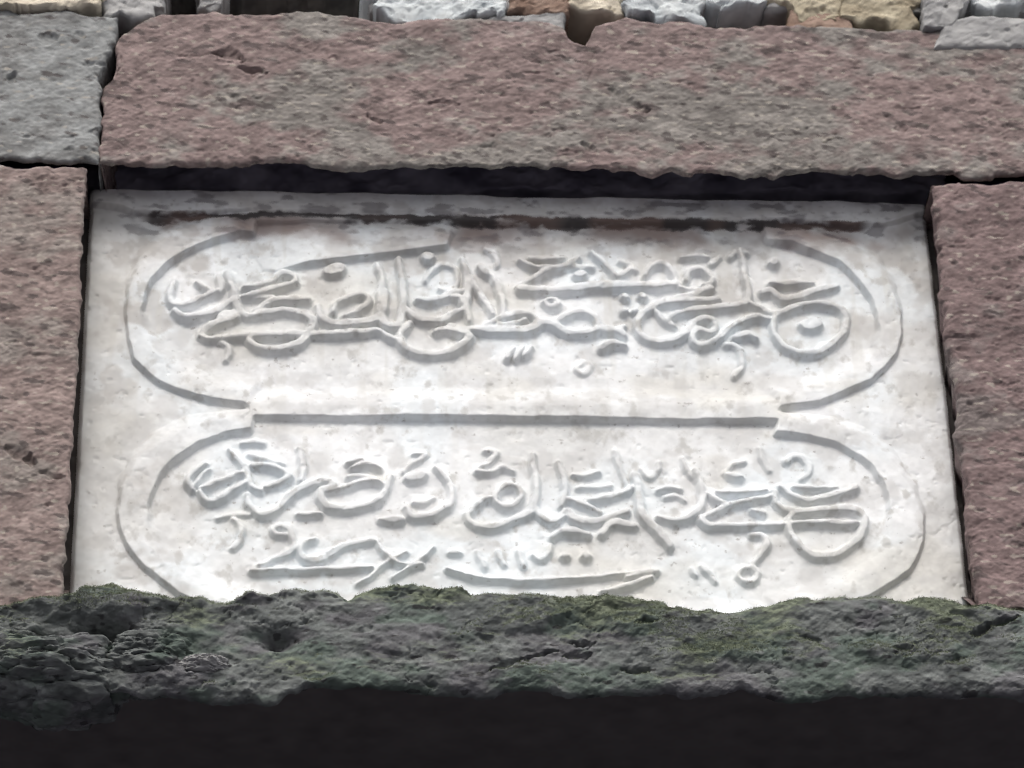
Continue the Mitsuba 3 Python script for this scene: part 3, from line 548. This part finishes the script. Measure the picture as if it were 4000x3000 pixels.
base_H = H.copy()
owner = np.full(GX.shape, -1, int)
best = np.full(GX.shape, -1.0)
Lh = np.zeros(GX.shape)
wobx, wobz = (meshkit.fbm(P3 * 80, 3, 60) - .5) * 0.0034, (meshkit.fbm(P3 * 80 + 7, 3, 61) - .5) * 0.0034
broken = 0.78 + 0.44 * meshkit.fbm(P3 * 48 + 2, 3, 63)                               # letters chipped and worn unevenly
line_of = []
for k, s in enumerate(S):
    o, wid, pts, hf = (*s, 1.0)[:4]
    line_of.append(0 if o[1] == 920 else 1)
    c = curve(pts) / 2.212 + np.array(o)
    w = at(c[:, 0], c[:, 1], FIELD - H_LETTER * 0.9)[:, [0, 2]]
    n = len(w)
    half = wid / 2.212 * (3.0 / F) * 0.5 * (1.42 if o[1] == 920 else 1.28) * (0.72 + 0.38 * np.sin(np.pi * np.linspace(0.06, 0.94, n)) ** 0.6)
    pad = 0.012
    i0, i1 = np.searchsorted(gx, [w[:, 0].min() - pad, w[:, 0].max() + pad])
    j0, j1 = np.searchsorted(gz, [w[:, 1].min() - pad, w[:, 1].max() + pad])
    if j1 <= j0 or i1 <= i0:
        continue
    sx, sz = GX[i0:i1, j0:j1] + wobx[i0:i1, j0:j1], GZ[i0:i1, j0:j1] + wobz[i0:i1, j0:j1]
    sd = np.full(sx.shape, 1.0)
    for a, b, ha, hb in zip(w[:-1], w[1:], half[:-1], half[1:]):
        e = b - a
        t = np.clip(((sx - a[0]) * e[0] + (sz - a[1]) * e[1]) / max(e @ e, 1e-12), 0, 1)
        sd = np.minimum(sd, np.hypot(sx - a[0] - t * e[0], sz - a[1] - t * e[1]) - (ha + (hb - ha) * t))
    hmax = H_LETTER * hf * (1.08 if o[1] == 920 else 0.98)
    gzz = np.clip(np.gradient(gaussian_filter(sd, 0.8), STEP, axis=1), -1, 1)
    t = np.clip((0.0008 - sd) / (0.0022 + 0.0012 * gzz), 0, 1)
    h = hmax * (t * t * (3 - 2 * t)) * (0.80 + 0.20 * np.sqrt(np.clip(-sd / half.max(), 0, 1))) + 0.0012 * np.clip(1 - sd / 0.005, 0, 1) ** 2 * hf
    reg = (slice(i0, i1), slice(j0, j1))
    mine = (sd < 0.0012) & (h > best[reg])
    owner[reg][mine] = k
    best[reg][mine] = h[mine]
    Lh[reg] = np.maximum(Lh[reg], h)
H = base_H + np.maximum(Lh * broken - np.maximum(base_H - 0.002, 0) * (Lh > 0.001), 0)
# worn arris of the slab
ex = np.minimum(GX - X0, X1 - GX)
near = gaussian_filter((owner >= 0).astype(float), 9.0)                                 # rough ground left between the letters
H += np.clip(near * 1.6, 0, 1) * 0.0016 * (meshkit.fbm(P3 * np.array([75, 1, 60]) + 6, 3, 66) - 0.5) * 2
H = gaussian_filter(H, 0.95)
H -= 0.006 * np.clip(1 - ex / 0.005, 0, 1) ** 2 * (0.5 + meshkit.fbm(P3 * 45, 2, 77))

V = np.stack([GX, FIELD - H, GZ], -1).reshape(-1, 3)
faces = grid_faces(nx, nz)
_, _, NRM = meshkit.arrays((V, faces), True)
if NRM[:, 1].mean() > 0:
    faces = faces[:, ::-1]; NRM = -NRM
which = np.where(owner >= 0, owner + 10, np.where(in1, 2, np.where(in2, 3, np.where(out1 & ~out2 & ~strip_m, 4, np.where(out2 & ~out1, 5, np.where(rim & ~strip_m, 4, 1))))))
which = np.where((owner < 0) & patch_m & in1, 6, which).reshape(-1)
lab = which[faces[:, 0]]
order = np.argsort(lab, kind='stable')
starts = np.flatnonzero(np.r_[True, np.diff(lab[order]) != 0])


def plaque_part(key, code):
    f = faces[lab == code]
    if len(f) == 0:
        return
    used, inv = np.unique(f, return_inverse=True)
    put(key, V[used], inv.reshape(-1, 3), 'm_marble', NRM[used])


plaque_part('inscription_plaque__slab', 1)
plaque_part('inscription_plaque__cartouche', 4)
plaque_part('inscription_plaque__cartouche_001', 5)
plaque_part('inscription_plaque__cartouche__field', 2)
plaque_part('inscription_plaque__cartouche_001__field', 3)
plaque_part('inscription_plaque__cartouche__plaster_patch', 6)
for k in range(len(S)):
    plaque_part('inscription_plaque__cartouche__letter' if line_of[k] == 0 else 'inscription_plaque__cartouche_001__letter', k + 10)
# sides and back of the slab
edge = [np.arange(nz), (nx - 1) * nz + np.arange(nz)]
for e, flip in zip(edge, (False, True)):
    a = V[e]; b = a.copy(); b[:, 1] = 0.153
    f = grid_faces(2, nz, flip=flip)
    put('inscription_plaque__slab_edge', np.vstack([a, b]), f, 'm_marble')

for key, text in {'stone_wall__stone_block': 'long mauve lintel stone above the plaque', 'stone_wall__stone_block_001': 'grey pitted block at the upper left corner',
                  'stone_wall__stone_block_002': 'reddish upright block left of the plaque', 'stone_wall__stone_block_003': 'dark reddish upright block right of the plaque',
                  'inscription_plaque__cartouche__plaster_patch': 'smooth blank patch at the upper left of the upper cartouche'}.items():
    labels[key] = {'label': text}
